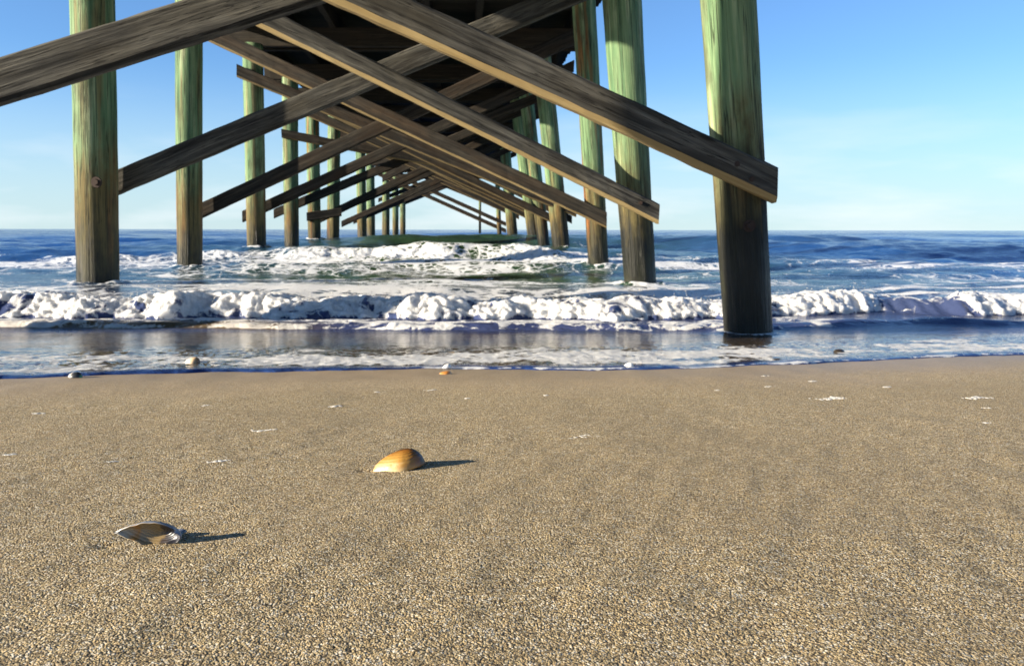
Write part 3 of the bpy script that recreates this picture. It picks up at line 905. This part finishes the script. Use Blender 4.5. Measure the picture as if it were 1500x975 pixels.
# ------------------------------------------------------------------ shells
def shell_mat(name, kind):
    m, t, p = mat(name)
    b = NB(t)
    rr = b.attr('rim'); ax_ = b.attr('along'); ins = b.attr('inside')
    tcn = b.n('ShaderNodeTexCoord')
    nz = b.noise(tcn.outputs['Object'], 90, 4, 0.6)
    bands = b.math('SINE', b.math('ADD', b.math('MULTIPLY', rr, 46.0), b.math('MULTIPLY', nz, 5.0)))
    if kind == 'orange':
        oy = b.n('ShaderNodeSeparateXYZ'); b.link(tcn.outputs['Object'], oy.inputs[0])
        v = b.math('ADD', b.math('MULTIPLY', ax_, 0.72), b.math('MULTIPLY', oy.outputs[1], 12.0))
        v = b.math('ADD', b.math('ADD', v, 0.40), b.math('MULTIPLY', b.math('SUBTRACT', nz, 0.5), 0.18))
        v = b.math('ADD', v, b.math('MULTIPLY', bands, 0.035))
        c = b.ramp(v, [(0.0, (0.66, 0.56, 0.38)), (0.34, (0.60, 0.45, 0.22)), (0.52, (0.46, 0.24, 0.05)), (0.78, (0.26, 0.10, 0.015)), (0.95, (0.06, 0.025, 0.01)), (1.0, (0.05, 0.03, 0.02))])
        c = b.mix(ins, c, (0.75, 0.68, 0.55))
    elif kind == 'grey':
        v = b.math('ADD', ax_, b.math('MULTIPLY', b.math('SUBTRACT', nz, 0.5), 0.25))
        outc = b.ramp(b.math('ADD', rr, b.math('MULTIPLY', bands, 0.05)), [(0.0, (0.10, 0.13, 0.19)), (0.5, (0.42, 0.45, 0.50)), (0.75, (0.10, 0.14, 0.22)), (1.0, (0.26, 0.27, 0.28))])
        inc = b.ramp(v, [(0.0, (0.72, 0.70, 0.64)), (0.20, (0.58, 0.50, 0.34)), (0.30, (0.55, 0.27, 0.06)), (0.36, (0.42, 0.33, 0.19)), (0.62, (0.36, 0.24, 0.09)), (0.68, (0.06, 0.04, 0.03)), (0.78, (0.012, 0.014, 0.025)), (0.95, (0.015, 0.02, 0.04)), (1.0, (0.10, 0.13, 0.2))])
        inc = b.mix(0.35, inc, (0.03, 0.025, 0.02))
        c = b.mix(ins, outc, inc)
    elif kind == 'dark':
        c = b.ramp(ax_, [(0.0, (0.75, 0.72, 0.66)), (0.3, (0.55, 0.5, 0.42)), (0.45, (0.03, 0.03, 0.03)), (0.9, (0.02, 0.025, 0.03)), (1.0, (0.02, 0.25, 0.12))])
    elif kind == 'pale':
        c = b.ramp(ax_, [(0.0, (0.82, 0.78, 0.68)), (0.5, (0.72, 0.52, 0.30)), (0.8, (0.30, 0.14, 0.05)), (1.0, (0.06, 0.04, 0.03))])
    elif kind == 'rust':
        c = b.ramp(ax_, [(0.0, (0.66, 0.34, 0.10)), (0.6, (0.55, 0.2, 0.04)), (1.0, (0.7, 0.55, 0.36))])
    elif kind == 'black':
        c = b.ramp(ax_, [(0.0, (0.05, 0.035, 0.02)), (1.0, (0.02, 0.018, 0.015))])
    else:
        c = b.ramp(ax_, [(0.0, (0.86, 0.85, 0.80)), (1.0, (0.78, 0.76, 0.70))])
    b.link(c, p.inputs['Base Color'])
    p.inputs['Roughness'].default_value = 0.38
    b.link(b.bump(b.math('ADD', b.math('MULTIPLY', bands, 0.6), nz), 0.35, 0.0008), p.inputs['Normal'])
    return m

def add_shell(name, a, bb, h, kind, loc, rot, point=0.5, thick=0.0022, chip=0.0, seed=0, sink=0.003):
    """one valve: outline a x bb (half sizes), pointed at -X, beak (highest point) towards +X; a thin curved sheet with an inside"""
    rs = random.Random(seed)
    nr, ns = 22, 56
    def surf(r, th, inner):
        # outline narrows towards -X
        ct, st = math.cos(th), math.sin(th)
        nar = 1 - point * max(0.0, -ct) ** 1.4
        x = a * ct * r
        y = bb * st * r * nar
        peak = 0.28 * a * (1 - r) 
        hh = h * (1 - r ** 2.3) ** 0.62
        hh *= 1 + 0.10 * ct * r
        rib = 0.00035 * math.sin(th * 34) * r
        g = 0.0004 * math.sin(r * 52)
        ch = 0.0
        if chip and r > 0.85:
            ch = chip * max(0, math.sin(th * 5 + seed) + math.sin(th * 11 + 1.3 * seed) * 0.6) * (r - 0.85) / 0.15
        if inner:
            s_ = (1 - thick / max(a, bb))
            return Vector(((x * s_) * (1 - ch) + peak, y * s_ * (1 - ch), max(0, hh - thick) if r < 0.999 else 0.0002))
        return Vector((x * (1 - ch) + peak, y * (1 - ch), hh + rib + g))
    bm = bmesh.new()
    lr = bm.verts.layers.float.new('rim'); la = bm.verts.layers.float.new('along'); li = bm.verts.layers.float.new('inside')
    allr = []
    for inner in (0, 1):
        rings = []
        for i in range(nr + 1):
            r = math.sin(i / nr * math.pi / 2)
            if i == 0:
                v = bm.verts.new(surf(0, 0, inner)); v[lr] = 0; v[la] = 0.5 + 0.14; v[li] = inner
                rings.append([v]); continue
            ring = []
            for k2 in range(ns):
                th = k2 / ns * 2 * math.pi
                v = bm.verts.new(surf(r, th, inner)); v[lr] = r
                v[la] = min(1, max(0, 0.5 + 0.5 * (v.co.x / a))); v[li] = inner
                ring.append(v)
            rings.append(ring)
        for i in range(nr):
            for k2 in range(ns):
                k3 = (k2 + 1) % ns
                if i == 0: f = (rings[0][0], rings[1][k2], rings[1][k3])
                else: f = (rings[i][k2], rings[i + 1][k2], rings[i + 1][k3], rings[i][k3])
                bm.faces.new(f if not inner else tuple(reversed(f)))
        allr.append(rings)
    o_, i_ = allr[0][-1], allr[1][-1]
    for k2 in range(ns):
        k3 = (k2 + 1) % ns
        bm.faces.new((o_[k2], i_[k2], i_[k3], o_[k3]))
    ob = link_bm(name, bm, SHM[kind])
    ob.rotation_euler = rot
    ob.location = loc
    return ob

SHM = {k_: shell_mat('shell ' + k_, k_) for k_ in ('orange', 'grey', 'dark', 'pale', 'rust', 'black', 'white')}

def gz(p, up=0.0):
    return Vector((p.x, p.y, float(sand_z(np.array([p.x]), np.array([p.y]))[0]) + up))

SLOPE = math.atan(0.081)
o = add_shell('clam_shell', 0.039, 0.028, 0.0255, 'orange', gz(ground(583, 686)) + Vector((0, 0.016, -0.002)), (-SLOPE, R(-7), R(16)), 0.55, seed=2)
tag(o, 'domed orange and cream clam shell lying on the open sand ahead of the pier', 'shell')
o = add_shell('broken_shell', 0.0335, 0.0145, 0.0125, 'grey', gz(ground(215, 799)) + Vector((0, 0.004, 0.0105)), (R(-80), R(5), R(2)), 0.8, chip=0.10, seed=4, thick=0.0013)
tag(o, 'broken blue grey shell with its amber hollow side showing, nearest the camera', 'shell')
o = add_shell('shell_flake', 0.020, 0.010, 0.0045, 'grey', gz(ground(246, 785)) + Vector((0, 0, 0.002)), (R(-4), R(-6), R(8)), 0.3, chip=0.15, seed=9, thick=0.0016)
tag(o, 'thin dark shell flake resting against the back of the broken grey shell', 'shell')
o = add_shell('shell', 0.022, 0.016, 0.016, 'dark', gz(ground(108, 556)) + Vector((0, 0.01, 0)), (0, R(5), R(-10)), 0.3, seed=5)
tag(o, 'small black and white shell at the very edge of the water on the left', 'shell')
o = add_shell('shell', 0.026, 0.020, 0.022, 'pale', gz(ground(283, 536)) + Vector((0, 0.0, 0.008)), (0, R(8), R(12)), 0.3, seed=6)
tag(o, 'cream and tan shell washed by the foamy swash in front of the left piles', 'shell')
o = add_shell('shell', 0.020, 0.014, 0.009, 'rust', gz(ground(653, 548)), (0, R(4), R(20)), 0.3, seed=7)
tag(o, 'small rust orange shell on wet sand just short of the waterline', 'shell')
o = add_shell('shell', 0.016, 0.012, 0.013, 'white', gz(ground(655, 541)) + Vector((0, 0, 0.004)), (0, 0, R(40)), 0.2, seed=8)
tag(o, 'tiny white shell in the water lip beside the rust orange shell', 'shell')
o = add_shell('shell', 0.018, 0.014, 0.016, 'white', gz(ground(921, 539)) + Vector((0, 0, 0.005)), (0, 0, R(-30)), 0.2, seed=11)
tag(o, 'bright white shell in the swash edge between the pier and its nearest pile', 'shell')
o = add_shell('shell', 0.03, 0.02, 0.016, 'black', gz(ground(1229, 516)) + Vector((0, 0, 0.004)), (0, R(10), R(25)), 0.4, seed=12)
tag(o, 'dark brown shell in the swash right of the nearest pile', 'shell')

# flecks of drying foam stranded on the sand: (px, py, width px, label)
FLECKS = [
    (55, 607, 22, 'small white foam fleck near the left edge, below the black and white shell'),
    (300, 595, 20, 'faint white foam fleck alone below the cream and tan shell'),
    (493, 595, 30, 'bright white foam fleck straight below the left piles'),
    (388, 631, 44, 'long white foam fleck left of and above the clam shell'),
    (320, 676, 36, 'broad white foam fleck level with the clam shell on its left'),
    (165, 677, 18, 'round white foam fleck above the broken grey shell'),
    (16, 669, 20, 'white foam fleck at the left edge of the sand'),
    (635, 570, 30, 'thin white foam fleck just below the rust orange shell'),
    (553, 574, 18, 'dim foam fleck left of the rust orange shell'),
    (685, 582, 8, 'dot of white foam right of the rust orange shell'),
    (801, 579, 14, 'small foam fleck alone in the middle of the wet sand'),
    (1120, 550, 22, 'thin foam fleck in front of the nearest pile'),
    (1126, 566, 34, 'bright foam fleck below the thin one in front of the nearest pile'),
    (1190, 557, 16, 'short foam fleck right of the nearest pile on wet sand'),
    (1216, 582, 62, 'longest white foam streak on the right of the beach'),
    (1300, 566, 18, 'small foam fleck between the two long right hand streaks'),
    (1432, 582, 56, 'white foam streak near the right edge of the sand'),
    (1447, 596, 24, 'thin foam fleck just under the right edge streak'),
    (1052, 573, 14, 'dim foam fleck left of the bright flecks by the nearest pile'),
    (850, 640, 60, 'faint broken line of foam on the sand right of the clam shell'),
    (1445, 618, 30, 'faint foam fleck lowest on the right of the beach'),
]
rs = random.Random(21)
for (px, py, wpx, lab) in FLECKS:
    g = ground(px, py)
    half = wpx / FPX * g.y / 2
    bm = bmesh.new()
    dim = 'dim' in lab or 'faint' in lab or 'thin' in lab
    nb = max(4, int(wpx * (0.35 if dim else 0.75)))
    for i in range(nb):
        fx = rs.gauss(0, 0.42)
        if abs(fx) > 1: continue
        r = (0.0012 + 0.0022 * rs.random()) * (1 - 0.5 * abs(fx)) * (g.y / 1.6) * (0.7 if dim else 1.0)
        x = fx * half; y = rs.gauss(0, 0.30) * half * 0.55 + 0.25 * half * math.sin(fx * 3)
        zz_ = float(sand_z(np.array([g.x + x]), np.array([g.y + y]))[0]) - g.z
        bmesh.ops.create_icosphere(bm, subdivisions=2, radius=r, matrix=Matrix.Translation((x, y, zz_ + r * 0.1)) @ Matrix.Diagonal((1.9, 1.3, 0.4, 1)))
    o = link_bm('foam_fleck', bm, M_FLECK, loc=(g.x, g.y, g.z))
    tag(o, lab, 'foam', 'foam flecks stranded on the sand')
